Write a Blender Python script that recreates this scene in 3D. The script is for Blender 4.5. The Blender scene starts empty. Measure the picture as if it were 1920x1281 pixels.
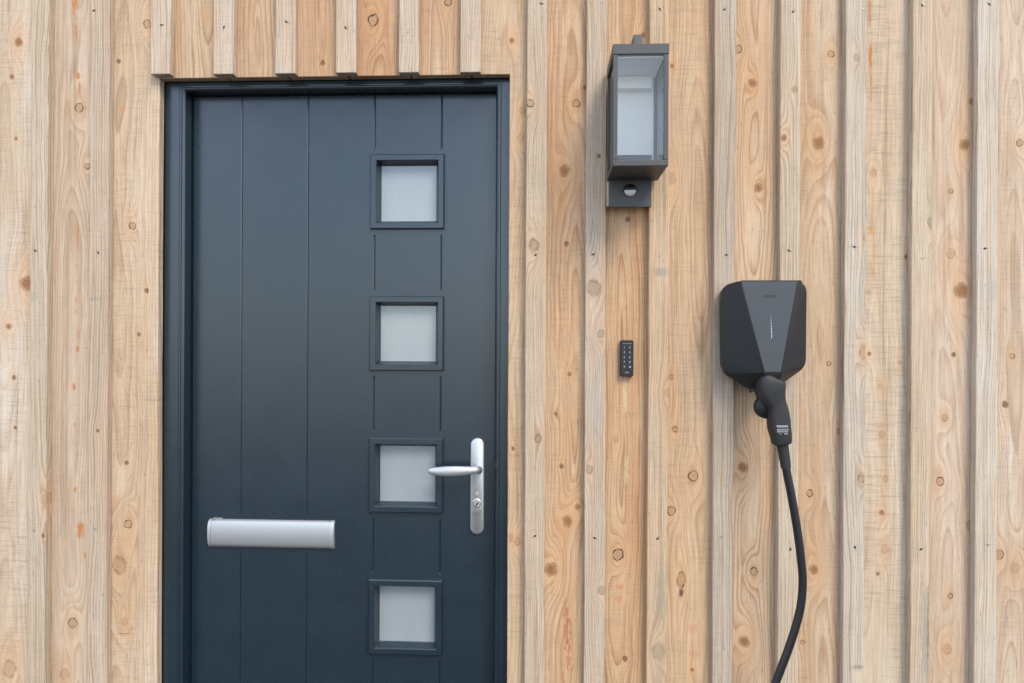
import bpy, bmesh, math, random
from mathutils import Vector, Matrix
R = math.radians
scene = bpy.context.scene
COL = scene.collection

# ------------------------------------------------------------------ camera
CAM = Vector((0.0, -1.732, 1.33)); FPX = 1300.0
ROT = Matrix.Rotation(R(2.5), 3, 'Z') @ Matrix.Rotation(R(90), 3, 'X') @ Matrix.Rotation(R(0.27), 3, 'Z')
cd = bpy.data.cameras.new('camera'); cam = bpy.data.objects.new('camera', cd); COL.objects.link(cam)
cam.location = CAM; cam.rotation_euler = ROT.to_euler()
cd.sensor_width = 36; cd.lens = FPX / 1920 * 36; cd.clip_start = 0.05; cd.clip_end = 2000
scene.camera = cam

# ------------------------------------------------------------------ light
SUN_EL, SUN_AZ = 46.0, 148.0           # azimuth clockwise from +Y (the wall faces -Y): high, in front, to the right
w = bpy.data.worlds.new('World'); scene.world = w; w.use_nodes = True
wn = w.node_tree.nodes; wl = w.node_tree.links; wn.clear()
sky = wn.new('ShaderNodeTexSky'); sky.sky_type = 'NISHITA'; sky.sun_disc = False
sky.sun_elevation = R(SUN_EL); sky.sun_rotation = R(SUN_AZ); sky.air_density = 1.0; sky.dust_density = .5; sky.ozone_density = 2.5
tc = wn.new('ShaderNodeTexCoord'); mp = wn.new('ShaderNodeMapping'); mp.inputs['Scale'].default_value = (1, 1, 2.2)
nz = wn.new('ShaderNodeTexNoise'); nz.inputs['Scale'].default_value = 2.3; nz.inputs['Detail'].default_value = 7; nz.inputs['Roughness'].default_value = .55
cr = wn.new('ShaderNodeValToRGB'); cr.color_ramp.elements[0].position = .42; cr.color_ramp.elements[1].position = .70
mx = wn.new('ShaderNodeMix'); mx.data_type = 'RGBA'; mx.inputs[7].default_value = (10.4, 11.4, 12.8, 1)
bg = wn.new('ShaderNodeBackground'); bg.inputs['Strength'].default_value = 0.122
wo = wn.new('ShaderNodeOutputWorld')
wl.new(tc.outputs['Generated'], mp.inputs['Vector']); wl.new(mp.outputs[0], nz.inputs['Vector']); wl.new(nz.outputs['Fac'], cr.inputs['Fac'])
wl.new(cr.outputs['Color'], mx.inputs[0]); wl.new(sky.outputs[0], mx.inputs[6]); wl.new(mx.outputs[2], bg.inputs['Color']); wl.new(bg.outputs[0], wo.inputs[0])
sd = bpy.data.lights.new('sun', 'SUN'); so = bpy.data.objects.new('sun', sd); COL.objects.link(so)
sd.energy = 1.5; sd.angle = R(24); sd.color = (1.0, .90, .76)
sv = Vector((math.sin(R(SUN_AZ)) * math.cos(R(SUN_EL)), math.cos(R(SUN_AZ)) * math.cos(R(SUN_EL)), math.sin(R(SUN_EL))))
so.rotation_euler = sv.to_track_quat('Z', 'Y').to_euler(); so.location = (3, -5, 6)
vs = scene.view_settings; vs.view_transform = 'Standard'; vs.look = 'None'; vs.exposure = 1.10; vs.gamma = 1.0; vs.use_curve_mapping = False
scene.render.engine = 'CYCLES'

# ------------------------------------------------------------------ helpers
def at(px, py, Y):
    """point of the plane y=Y seen at a position measured on the 1920-wide photograph"""
    d = ROT @ Vector(((px - 960) / FPX, -(py - 640.5) / FPX, -1.0))
    return CAM + d * ((Y - CAM.y) / d.y)
def ax(px, Y, py=640): return at(px, py, Y).x
def az(py, Y, px=960): return at(px, py, Y).z

def lin(c): return tuple(((x / 255) / 12.92 if x / 255 <= .04045 else ((x / 255 + .055) / 1.055) ** 2.4) for x in c)

def empty(name, loc, label, cat, group=None):
    o = bpy.data.objects.new(name, None); COL.objects.link(o); o.location = loc; o.empty_display_size = .05
    o['label'] = label; o['category'] = cat
    if group: o['group'] = group
    return o
def obj(name, bm, mat, parent=None, origin=None, smooth=None, label=None):
    """one mesh object from a bmesh in world coordinates"""
    bmesh.ops.recalc_face_normals(bm, faces=bm.faces)
    if origin is None:
        vs_ = [v.co for v in bm.verts]
        origin = Vector([(min(v[i] for v in vs_) + max(v[i] for v in vs_)) / 2 for i in range(3)])
        origin.z = min(v.z for v in vs_)
    origin = Vector(origin)
    for v in bm.verts: v.co -= origin
    me = bpy.data.meshes.new(name); bm.to_mesh(me); bm.free()
    if mat: me.materials.append(mat)
    if smooth is not None:
        for p in me.polygons: p.use_smooth = True
        me.set_sharp_from_angle(angle=R(smooth))
    o = bpy.data.objects.new(name, me); COL.objects.link(o)
    if parent:
        o.parent = parent
        o.location = origin - WORLD[parent.name]
    else: o.location = origin
    WORLD[o.name] = origin.copy()
    if label: o['label'] = label
    return o
WORLD = {}
def root(name, loc, label, cat, group=None):
    o = empty(name, loc, label, cat, group); WORLD[o.name] = Vector(loc); return o
def box(bm, x0, x1, y0, y1, z0, z1, bev=0, seg=2):
    t = bmesh.new()
    vsx = [t.verts.new((x, y, z)) for x in (x0, x1) for y in (y0, y1) for z in (z0, z1)]
    for f in ((0, 1, 3, 2), (4, 6, 7, 5), (0, 4, 5, 1), (2, 3, 7, 6), (0, 2, 6, 4), (1, 5, 7, 3)): t.faces.new([vsx[i] for i in f])
    if bev: bmesh.ops.bevel(t, geom=t.edges[:], offset=bev, segments=seg, affect='EDGES', profile=.5)
    return join(bm, t)
def join(bm, t):
    me = bpy.data.meshes.new('tmp'); t.to_mesh(me); t.free(); bm.from_mesh(me); bpy.data.meshes.remove(me); return bm
def prism(outline, yf, yb, bev=0.0015, back=0.0):
    """upright plate with outline [(x,z)], front face yf, back yb, chamfered front edge"""
    bm = bmesh.new(); n = len(outline); P = [Vector((a, b)) for a, b in outline]
    area = sum(P[i].x * P[(i + 1) % n].y - P[(i + 1) % n].x * P[i].y for i in range(n))
    sg = 1 if area > 0 else -1
    ins = []
    for i in range(n):
        e1 = (P[i] - P[i - 1]).normalized(); e2 = (P[(i + 1) % n] - P[i]).normalized()
        n1 = Vector((-e1.y, e1.x)) * sg; n2 = Vector((-e2.y, e2.x)) * sg
        m = n1 + n2; k = 1 + n1.dot(n2)
        ins.append(P[i] + m * (bev / max(k, .3)))
    Bk = [p + (q - p) * (back / bev) for p, q in zip(P, ins)] if back else P
    rb = [bm.verts.new((p.x, yb, p.y)) for p in Bk]
    if back:
        rk = [bm.verts.new((p.x, yb - back * 1.2, p.y)) for p in P]
        for i in range(n): j = (i + 1) % n; bm.faces.new((rb[i], rb[j], rk[j], rk[i]))
    else: rk = rb
    rm = [bm.verts.new((p.x, yf + (bev if yb > yf else -bev), p.y)) for p in P]
    rf = [bm.verts.new((p.x, yf, p.y)) for p in ins]
    for i in range(n):
        j = (i + 1) % n
        bm.faces.new((rk[i], rk[j], rm[j], rm[i])); bm.faces.new((rm[i], rm[j], rf[j], rf[i]))
    bm.faces.new(rf); bm.faces.new(rb[::-1])
    return bm
def rough_rect(pts, rng, step=.11, amp=.0007):
    """polygon with its long edges cut into short lengths and set slightly out of true, like sawn timber"""
    out = []
    for i, p in enumerate(pts):
        q = pts[(i + 1) % len(pts)]; L = math.hypot(q[0] - p[0], q[1] - p[1]); n = max(1, int(L / step))
        dx, dz = (q[0] - p[0]) / L, (q[1] - p[1]) / L; ph = rng.uniform(0, 6); 
        for k in range(n):
            s = k / n * L
            a = 0 if k == 0 else rng.uniform(-amp, amp) + amp * 1.3 * math.sin(s * 3.1 + ph)
            out.append((p[0] + dx * s - dz * a, p[1] + dz * s + dx * a))
    return out
def sweep(bm, pts, rad, up=(0, 0, 1), n=14, cap=True, power=2.0):
    """tube through pts with elliptic section (a along 'up' side, b across)"""
    pts = [Vector(p) for p in pts]; up = Vector(up); rings = []
    for i, p in enumerate(pts):
        t = (pts[min(i + 1, len(pts) - 1)] - pts[max(i - 1, 0)]).normalized()
        s = t.cross(up).normalized(); u = s.cross(t).normalized(); a, b = rad[i]
        ring = []
        for k in range(n):
            an = 2 * math.pi * k / n; c, sn = math.cos(an), math.sin(an)
            cc = math.copysign(abs(c) ** (2 / power), c); ss = math.copysign(abs(sn) ** (2 / power), sn)
            ring.append(bm.verts.new(p + u * (a * cc) + s * (b * ss)))
        rings.append(ring)
    for r0, r1 in zip(rings, rings[1:]):
        for k in range(n): bm.faces.new((r0[k], r0[(k + 1) % n], r1[(k + 1) % n], r1[k]))
    if cap: bm.faces.new(rings[0][::-1]); bm.faces.new(rings[-1])
    return bm
def smooth_path(pts, n):
    """Catmull-Rom through pts (tuples of any length)"""
    out = []
    for i in range(len(pts) - 1):
        p0, p1, p2, p3 = pts[max(i - 1, 0)], pts[i], pts[i + 1], pts[min(i + 2, len(pts) - 1)]
        for k in range(n):
            t = k / n
            out.append(tuple(.5 * (2 * b + (c - a) * t + (2 * a - 5 * b + 4 * c - d) * t * t + (3 * b - a - 3 * c + d) * t ** 3) for a, b, c, d in zip(p0, p1, p2, p3)))
    out.append(tuple(pts[-1])); return out
def dome(bm, c, r, y_dir=-1, segs=20, rings=8, a0=0.0):
    """half sphere bulging along y"""
    prev = None
    for i in range(rings + 1):
        a = a0 + (math.pi / 2 - a0) * i / rings
        if i == rings: top = bm.verts.new((c[0], c[1] + y_dir * r, c[2]))
        ring = None if i == rings else [bm.verts.new((c[0] + r * math.cos(a) * math.cos(2 * math.pi * k / segs), c[1] + y_dir * r * math.sin(a), c[2] + r * math.cos(a) * math.sin(2 * math.pi * k / segs))) for k in range(segs)]
        if prev:
            for k in range(segs):
                if ring: bm.faces.new((prev[k], prev[(k + 1) % segs], ring[(k + 1) % segs], ring[k]))
                else: bm.faces.new((prev[k], prev[(k + 1) % segs], top))
        prev = ring
    return bm
def disc_plate(cx, cz, r, yf, yb, bev=.0006, n=24, sx=1, sz=1):
    return prism([(cx + sx * r * math.cos(2 * math.pi * k / n), cz + sz * r * math.sin(2 * math.pi * k / n)) for k in range(n)], yf, yb, bev)
def stadium(cx, z0, z1, hw, n=12):
    o = []
    for k in range(n + 1):
        a = math.pi * k / n; o.append((cx + hw * math.cos(a), z1 - hw + hw * math.sin(a)))
    for k in range(n + 1):
        a = math.pi + math.pi * k / n; o.append((cx + hw * math.cos(a), z0 + hw + hw * math.sin(a)))
    return o
def round_rect(x0, x1, z0, z1, r, n=5):
    o = []
    for cx, cz, a0 in ((x1 - r, z1 - r, 0), (x0 + r, z1 - r, 90), (x0 + r, z0 + r, 180), (x1 - r, z0 + r, 270)):
        for k in range(n + 1):
            a = R(a0 + 90 * k / n); o.append((cx + r * math.cos(a), cz + r * math.sin(a)))
    return o
def text_bm(s, size, loc, align='CENTER'):
    c = bpy.data.curves.new('txt', 'FONT'); c.body = s; c.size = size; c.align_x = align; c.align_y = 'CENTER'; c.extrude = .00015; c.resolution_u = 3
    o = bpy.data.objects.new('txt', c); COL.objects.link(o)
    dg = bpy.context.evaluated_depsgraph_get(); me = bpy.data.meshes.new_from_object(o.evaluated_get(dg))
    bm = bmesh.new(); bm.from_mesh(me); bpy.data.objects.remove(o); bpy.data.curves.remove(c); bpy.data.meshes.remove(me)
    for v in bm.verts: v.co = Vector((loc[0] + v.co.x, loc[1] - v.co.z, loc[2] + v.co.y))
    return bm

# ------------------------------------------------------------------ materials
class NT:
    def __init__(s, tree): s.t = tree; s.n = tree.nodes; s.l = tree.links
    def put(s, sock, v):
        if isinstance(v, bpy.types.NodeSocket): s.l.new(v, sock)
        elif isinstance(v, (tuple, list)) and len(v) == 3 and sock.type == 'RGBA': sock.default_value = (*v, 1)
        else: sock.default_value = v
    def m(s, op, a, b=0.0, c=None, clamp=False):
        n = s.n.new('ShaderNodeMath'); n.operation = op; n.use_clamp = clamp; s.put(n.inputs[0], a); s.put(n.inputs[1], b)
        if c is not None: s.put(n.inputs[2], c)
        return n.outputs[0]
    def mix(s, f, a, b, mode='MIX'):
        n = s.n.new('ShaderNodeMix'); n.data_type = 'RGBA'; n.blend_type = mode; s.put(n.inputs[0], f); s.put(n.inputs[6], a); s.put(n.inputs[7], b); return n.outputs[2]
    def vec(s, x, y, z):
        n = s.n.new('ShaderNodeCombineXYZ'); s.put(n.inputs[0], x); s.put(n.inputs[1], y); s.put(n.inputs[2], z); return n.outputs[0]
    def noise(s, v, w=0.0, scale=1.0, detail=2.0, rough=.5, color=False):
        n = s.n.new('ShaderNodeTexNoise'); n.noise_dimensions = '3D'
        if w:
            o = s.n.new('ShaderNodeVectorMath'); o.operation = 'ADD'; s.put(o.inputs[0], v); o.inputs[1].default_value = (w * 3.71 % 97, w * 5.13 % 89, w * 2.37 % 83); v = o.outputs[0]
        s.put(n.inputs['Vector'], v)
        n.inputs['Scale'].default_value = scale; n.inputs['Detail'].default_value = detail; n.inputs['Roughness'].default_value = rough
        return n.outputs['Color' if color else 'Fac']
    def step(s, v, lo, hi):
        n = s.n.new('ShaderNodeMapRange'); n.interpolation_type = 'SMOOTHSTEP'; s.put(n.inputs[0], v); s.put(n.inputs[1], lo); s.put(n.inputs[2], hi); return n.outputs[0]
    def sep(s, v):
        n = s.n.new('ShaderNodeSeparateXYZ'); s.put(n.inputs[0], v); return n.outputs
def group(name, ins, outs):
    g = bpy.data.node_groups.new(name, 'ShaderNodeTree')
    for nm, ty in ins: g.interface.new_socket(nm, in_out='INPUT', socket_type=ty)
    for nm, ty in outs: g.interface.new_socket(nm, in_out='OUTPUT', socket_type=ty)
    return g, NT(g), g.nodes.new('NodeGroupInput'), g.nodes.new('NodeGroupOutput')
F, C3 = 'NodeSocketFloat', 'NodeSocketColor'
# how a knot bends the grain round itself, and its distance field
gK, k, gi, go = group('knot_field', [('u', F), ('v', F), ('grain', F), ('uk', F), ('vk', F), ('r', F), ('stretch', F), ('wobble', F), ('pull', F)], [('grain', F), ('dist', F), ('flow', F)])
u, v, gr, uk, vk, rr, st, wb, pl = [gi.outputs[i] for i in range(9)]
du = k.m('SUBTRACT', u, uk); dv = k.m('SUBTRACT', v, vk)
a = k.m('DIVIDE', du, rr); b = k.m('DIVIDE', k.m('DIVIDE', dv, st), rr)
d = k.m('SQRT', k.m('ADD', k.m('MULTIPLY', a, a), k.m('MULTIPLY', b, b)))
k.l.new(k.m('MULTIPLY_ADD', k.m('SUBTRACT', wb, .5), .85, d), go.inputs[1])
a2 = k.m('DIVIDE', a, 2.5); b2 = k.m('DIVIDE', b, 5.2)
e = k.m('EXPONENT', k.m('MULTIPLY', k.m('ADD', k.m('MULTIPLY', a2, a2), k.m('MULTIPLY', b2, b2)), -1.0))
k.l.new(e, go.inputs[2])
gd = k.m('SUBTRACT', gr, uk)
k.l.new(k.m('ADD', uk, k.m('MULTIPLY', gd, k.m('SUBTRACT', 1.0, k.m('MULTIPLY', e, pl)))), go.inputs[0])
# knot colouring
gC, k, gi, go = group('knot_colour', [('colour', C3), ('dist', F), ('flow', F), ('heart', C3), ('heart_amount', F), ('rim', F), ('halo', F), ('edge', F), ('wear', F)], [('colour', C3)])
col, d, fl, hc, ha, rim, halo, edge, wv = [gi.outputs[i] for i in range(9)]
c1 = k.mix(k.m('MULTIPLY', k.m('MULTIPLY', fl, halo), .55), col, lin((196, 150, 105)), 'MIX')
inside = k.m('SUBTRACT', 1.0, k.step(d, .5, 1.15))
rings = k.m('MULTIPLY_ADD', k.m('SINE', k.m('MULTIPLY', d, 15.0)), .16, .90)
hcr = k.mix(1.0, hc, k.vec(rings, rings, rings), 'MULTIPLY')
c2 = k.mix(k.m('MULTIPLY', inside, ha), c1, hcr)
dr = k.m('DIVIDE', k.m('ABSOLUTE', k.m('SUBTRACT', d, 1.0)), edge)
rm = k.m('MULTIPLY', k.m('SUBTRACT', 1.0, k.step(dr, .2, 1.0)), k.m('ADD', .45, k.m('MULTIPLY', k.step(wv, .38, .60), .55)))
c3 = k.mix(k.m('MULTIPLY', rm, rim), c2, lin((62, 44, 34)))
k.l.new(c3, go.inputs[0])
# resin runs, stains and mould: a soft upright mark of its own colour
gS, k, gi, go = group('stain', [('colour', C3), ('u', F), ('v', F), ('uk', F), ('vk', F), ('hw', F), ('hh', F), ('tint', C3), ('amount', F), ('noise', F), ('cut', F)], [('colour', C3)])
col, u, v, uk, vk, hw, hh, ti, am, no, cut = [gi.outputs[i] for i in range(11)]
a = k.m('DIVIDE', k.m('SUBTRACT', u, uk), hw); b = k.m('DIVIDE', k.m('SUBTRACT', v, vk), hh)
b4 = k.m('POWER', k.m('ABSOLUTE', b), 4.0)
d = k.m('ADD', k.m('SQRT', k.m('ADD', k.m('MULTIPLY', a, a), b4)), k.m('MULTIPLY', k.m('SUBTRACT', no, .5), k.m('MULTIPLY', cut, 2.2)))
k.l.new(k.mix(k.m('MULTIPLY', k.m('SUBTRACT', 1.0, k.step(d, .1, 1.1)), am), col, ti), go.inputs[0])

ALB = .72
def alb(c, s=1.0): return tuple(x * ALB * s * t for x, t in zip(lin(c), (1.005, 1.0, .955)))
def soft(c): return (min(255, c[0] * 1.0 + 2), c[1] * .98 + 4, min(255, c[2] * .89 + 24))
def wood(name, seed, pale, tan, sp=.0075, ring=.5, u0=0.0, d0=.05, grey=0.0, saw=.5, org=(0, 0), knots=(), stains=(), swing=.12):
    """sawn softwood: growth rings cut through a leaning log, bent round the knots; fibre, saw marks, silvering"""
    pale, tan = soft(pale), soft(tan)
    mat = bpy.data.materials.new(name); mat.use_nodes = True; nt = mat.node_tree; nt.nodes.clear(); k = NT(nt)
    tc = nt.nodes.new('ShaderNodeTexCoord'); u, y, v = k.sep(tc.outputs['Object'])[:3]
    low = k.sep(k.noise(k.vec(k.m('MULTIPLY', u, 2.0), k.m('MULTIPLY', y, 2.0), k.m('MULTIPLY', v, .95)), seed, 1, 2.5, .5, True))
    mid = k.noise(k.vec(k.m('MULTIPLY', u, 26), k.m('MULTIPLY', y, 26), k.m('MULTIPLY', v, 8.0)), seed + 7.3, 1, 2, .5)
    wob = k.noise(k.vec(k.m('MULTIPLY', u, 90), k.m('MULTIPLY', y, 90), k.m('MULTIPLY', v, 70)), seed + 3.1, 1, 2)
    uu = k.m('ADD', k.m('SUBTRACT', u, u0), k.m('MULTIPLY', k.m('SUBTRACT', low[0], .5), .07))
    fields = []
    for (px, py, rp, kind) in knots:
        p = at(px, py, 0); rk = rp / 750 * .92
        st_ = {'ring': 1.1, 'brown': 1.1, 'pin': 1.15, 'oval': 1.9, 'pale': 1.2, 'grey': 1.25}[kind]
        g = nt.nodes.new('ShaderNodeGroup'); g.node_tree = gK
        for nm, val in (('u', u), ('v', v), ('grain', uu), ('uk', p.x - org[0]), ('vk', p.z - org[1]), ('r', rk), ('stretch', st_), ('wobble', wob), ('pull', .96 if rp > 4 else .6)): k.put(g.inputs[nm], val)
        # grain is measured from u0, so shift the knot into the same frame
        k.put(g.inputs['grain'], k.m('ADD', uu, u0)); uu = k.m('SUBTRACT', g.outputs[0], u0); fields.append((g.outputs[1], g.outputs[2], kind, rp))
    uu = k.m('ADD', uu, k.m('MULTIPLY', k.m('SUBTRACT', mid, .5), .009))
    dd = k.m('ADD', k.m('ADD', y, d0), k.m('MULTIPLY', k.m('SUBTRACT', low[1], .5), swing))
    Rf = k.m('SQRT', k.m('ADD', k.m('MULTIPLY', uu, uu), k.m('MULTIPLY', dd, dd)))
    for (d, fl, kind, rp) in fields:
        if rp > 5: Rf = k.m('MULTIPLY_ADD', fl, rp / 750 * 1.7, Rf)
    wide = k.noise(k.vec(k.m('MULTIPLY', Rf, 70), seed, 0), seed, 1, 2)
    t = k.m('FRACT', k.m('ADD', k.m('DIVIDE', Rf, sp), k.m('MULTIPLY', wide, 3.2)))
    late = k.m('MULTIPLY', k.m('POWER', t, 2.4), k.m('SUBTRACT', 1.0, k.step(t, .86, 1.0)))
    ringamt = k.m('MULTIPLY', late, k.m('MULTIPLY', k.step(k.noise(k.vec(k.m('MULTIPLY', u, 24), k.m('MULTIPLY', y, 24), k.m('MULTIPLY', v, 4.0)), seed + 11, 1, 3, .6), .18, .58), min(1.0, ring * 1.25)))
    fib = k.noise(k.vec(k.m('MULTIPLY', uu, 95), k.m('MULTIPLY', y, 95), k.m('MULTIPLY', v, 1.6)), seed + 1.7, 1, 3, .65)
    fine = k.noise(k.vec(k.m('MULTIPLY', uu, 290), k.m('MULTIPLY', y, 290), k.m('MULTIPLY', v, 13)), seed + 2.9, 1, 2, .6)
    patch = k.noise(k.vec(k.m('MULTIPLY', u, 11), k.m('MULTIPLY', y, 11), k.m('MULTIPLY', v, 1.5)), seed + 5.5, 1, 3, .55)
    sawn = k.noise(k.vec(k.m('MULTIPLY', u, 15), 0.0, k.m('MULTIPLY', v, 300)), seed + 8.2, 1, 1, .7)
    sawp = k.step(k.noise(k.vec(k.m('MULTIPLY', u, 16), 0.0, k.m('MULTIPLY', v, 5)), seed + 9.4, 1, 1), .28, .62)
    col = k.mix(k.step(patch, .3, .7), alb(pale), alb(tan))
    col = k.mix(k.m('MULTIPLY', k.step(fib, .42, .72), .5), col, alb((tan[0] * .95, tan[1] * .90, tan[2] * .83)))
    col = k.mix(ringamt, col, alb((tan[0] * .77, tan[1] * .67, tan[2] * .56)))
    if grey:
        gp = k.step(k.noise(k.vec(k.m('MULTIPLY', u, 30), k.m('MULTIPLY', y, 30), k.m('MULTIPLY', v, 2.6)), seed + 21, 1, 4, .6), .3, .75)
        col = k.mix(k.m('MULTIPLY', k.m('MULTIPLY', gp, grey * .32), k.m('SUBTRACT', 1.0, k.step(y, .001, .004))), col, alb((198, 185, 167)))
    mul = k.m('ADD', 1.0, k.m('ADD', k.m('MULTIPLY', k.m('SUBTRACT', fine, .5), .60), k.m('MULTIPLY', k.m('SUBTRACT', fib, .5), .36)))
    sm = k.m('MULTIPLY', k.m('MULTIPLY', k.step(sawn, .46, .74), sawp), saw)
    mul = k.m('SUBTRACT', mul, k.m('MULTIPLY', sm, .22))
    speck = k.step(k.noise(k.vec(k.m('MULTIPLY', u, 330), k.m('MULTIPLY', y, 330), k.m('MULTIPLY', v, 70)), seed + 13, 1, 1), .66, .78)
    mul = k.m('SUBTRACT', mul, k.m('MULTIPLY', speck, .30))
    strk = k.step(k.noise(k.vec(k.m('MULTIPLY', u, 48), k.m('MULTIPLY', y, 48), k.m('MULTIPLY', v, 1.1)), seed + 41, 1, 4, .65), .56, .76)
    col = k.mix(k.m('MULTIPLY', strk, .6), col, alb((164, 130, 94)))
    col = k.mix(1.0, col, k.vec(mul, mul, mul), 'MULTIPLY')
    wear = k.noise(k.vec(k.m('MULTIPLY', u, 75), k.m('MULTIPLY', y, 75), k.m('MULTIPLY', v, 75)), seed + 17, 1, 1) if fields else None
    for (d, fl, kind, rp) in fields:
        g = nt.nodes.new('ShaderNodeGroup'); g.node_tree = gC
        heart, ha, rim, halo, edge = {'ring': ((196, 156, 118), .7, .97, .6, .24), 'brown': ((166, 114, 74), .92, .42, .8, .25), 'pin': ((150, 108, 74), .9, .65, .4, .55),
                                      'oval': ((205, 158, 112), .9, .95, .6, .30), 'pale': ((200, 162, 124), .6, .38, .65, .26), 'grey': ((160, 140, 116), .5, .45, .4, .40)}[kind]
        for nm, val in (('colour', col), ('dist', d), ('flow', fl), ('heart', alb(heart)), ('heart_amount', ha), ('rim', rim), ('halo', halo), ('edge', edge), ('wear', wear)): k.put(g.inputs[nm], val)
        col = g.outputs[0]
    sn = k.noise(k.vec(k.m('MULTIPLY', u, 260), 0.0, k.m('MULTIPLY', v, 60)), seed + 31, 1, 3) if stains else None
    for (px, py, hw, hh, tint, am, cut) in stains:
        p = at(px, py, 0); g = nt.nodes.new('ShaderNodeGroup'); g.node_tree = gS
        for nm, val in (('colour', col), ('u', u), ('v', v), ('uk', p.x - org[0]), ('vk', p.z - org[1]), ('hw', hw / 750), ('hh', hh / 750), ('tint', alb(tint)), ('amount', am), ('noise', sn), ('cut', cut)): k.put(g.inputs[nm], val)
        col = g.outputs[0]
    hgt = k.noise(k.vec(k.m('MULTIPLY', u, 330), k.m('MULTIPLY', y, 330), k.m('MULTIPLY', v, 25)), seed + 2.9, 1, 1, .6)
    bp = nt.nodes.new('ShaderNodeBump'); bp.inputs['Strength'].default_value = .5; bp.inputs['Distance'].default_value = .0010; k.put(bp.inputs['Height'], hgt)
    bs = nt.nodes.new('ShaderNodeBsdfPrincipled'); k.put(bs.inputs['Base Color'], col); bs.inputs['Roughness'].default_value = .78; bs.inputs['Specular IOR Level'].default_value = .25
    k.l.new(bp.outputs[0], bs.inputs['Normal']); out = nt.nodes.new('ShaderNodeOutputMaterial'); k.l.new(bs.outputs[0], out.inputs[0])
    return mat
def plain(name, base, rough=.5, metal=0.0, spec=.5, bump=0.0, bscale=300, rvar=.08, coat=0.0, cvar=.06, aniso=None):
    mat = bpy.data.materials.new(name); mat.use_nodes = True; nt = mat.node_tree; k = NT(nt); bs = nt.nodes['Principled BSDF']
    tc = nt.nodes.new('ShaderNodeTexCoord'); co = tc.outputs['Object']
    if aniso:
        x, y, z = k.sep(co)[:3]; co = k.vec(k.m('MULTIPLY', x, aniso[0]), k.m('MULTIPLY', y, aniso[1]), k.m('MULTIPLY', z, aniso[2]))
    n1 = k.noise(co, 1.0, 9, 4, .6); n2 = k.noise(co, 4.0, bscale, 2, .6)
    f = k.m('ADD', 1.0, k.m('MULTIPLY', k.m('SUBTRACT', n1, .5), cvar * 2))
    k.put(bs.inputs['Base Color'], k.mix(1.0, base, k.vec(f, f, f), 'MULTIPLY'))
    k.put(bs.inputs['Roughness'], k.m('ADD', rough, k.m('MULTIPLY', k.m('SUBTRACT', n1, .5), rvar * 2), clamp=True))
    bs.inputs['Metallic'].default_value = metal; bs.inputs['Specular IOR Level'].default_value = spec; bs.inputs['Coat Weight'].default_value = coat; bs.inputs['Coat Roughness'].default_value = .1
    if bump:
        bp = nt.nodes.new('ShaderNodeBump'); bp.inputs['Strength'].default_value = bump; bp.inputs['Distance'].default_value = .0005; k.put(bp.inputs['Height'], n2); k.l.new(bp.outputs[0], bs.inputs['Normal'])
    return mat
def clear_glass(name):
    mat = bpy.data.materials.new(name); mat.use_nodes = True; nt = mat.node_tree; nt.nodes.clear()
    tr = nt.nodes.new('ShaderNodeBsdfTransparent'); tr.inputs[0].default_value = (.97, .98, .98, 1)
    gl = nt.nodes.new('ShaderNodeBsdfGlossy'); gl.inputs['Roughness'].default_value = .015
    fr = nt.nodes.new('ShaderNodeFresnel'); fr.inputs[0].default_value = 1.5
    mx = nt.nodes.new('ShaderNodeMixShader'); out = nt.nodes.new('ShaderNodeOutputMaterial')
    nt.links.new(fr.outputs[0], mx.inputs[0]); nt.links.new(tr.outputs[0], mx.inputs[1]); nt.links.new(gl.outputs[0], mx.inputs[2]); nt.links.new(mx.outputs[0], out.inputs[0])
    return mat
def glow(name, c, s):
    mat = bpy.data.materials.new(name); mat.use_nodes = True; b = mat.node_tree.nodes['Principled BSDF']
    b.inputs['Base Color'].default_value = (.45, .46, .48, 1); b.inputs['Emission Color'].default_value = (*c, 1); b.inputs['Emission Strength'].default_value = s; return mat

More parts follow.
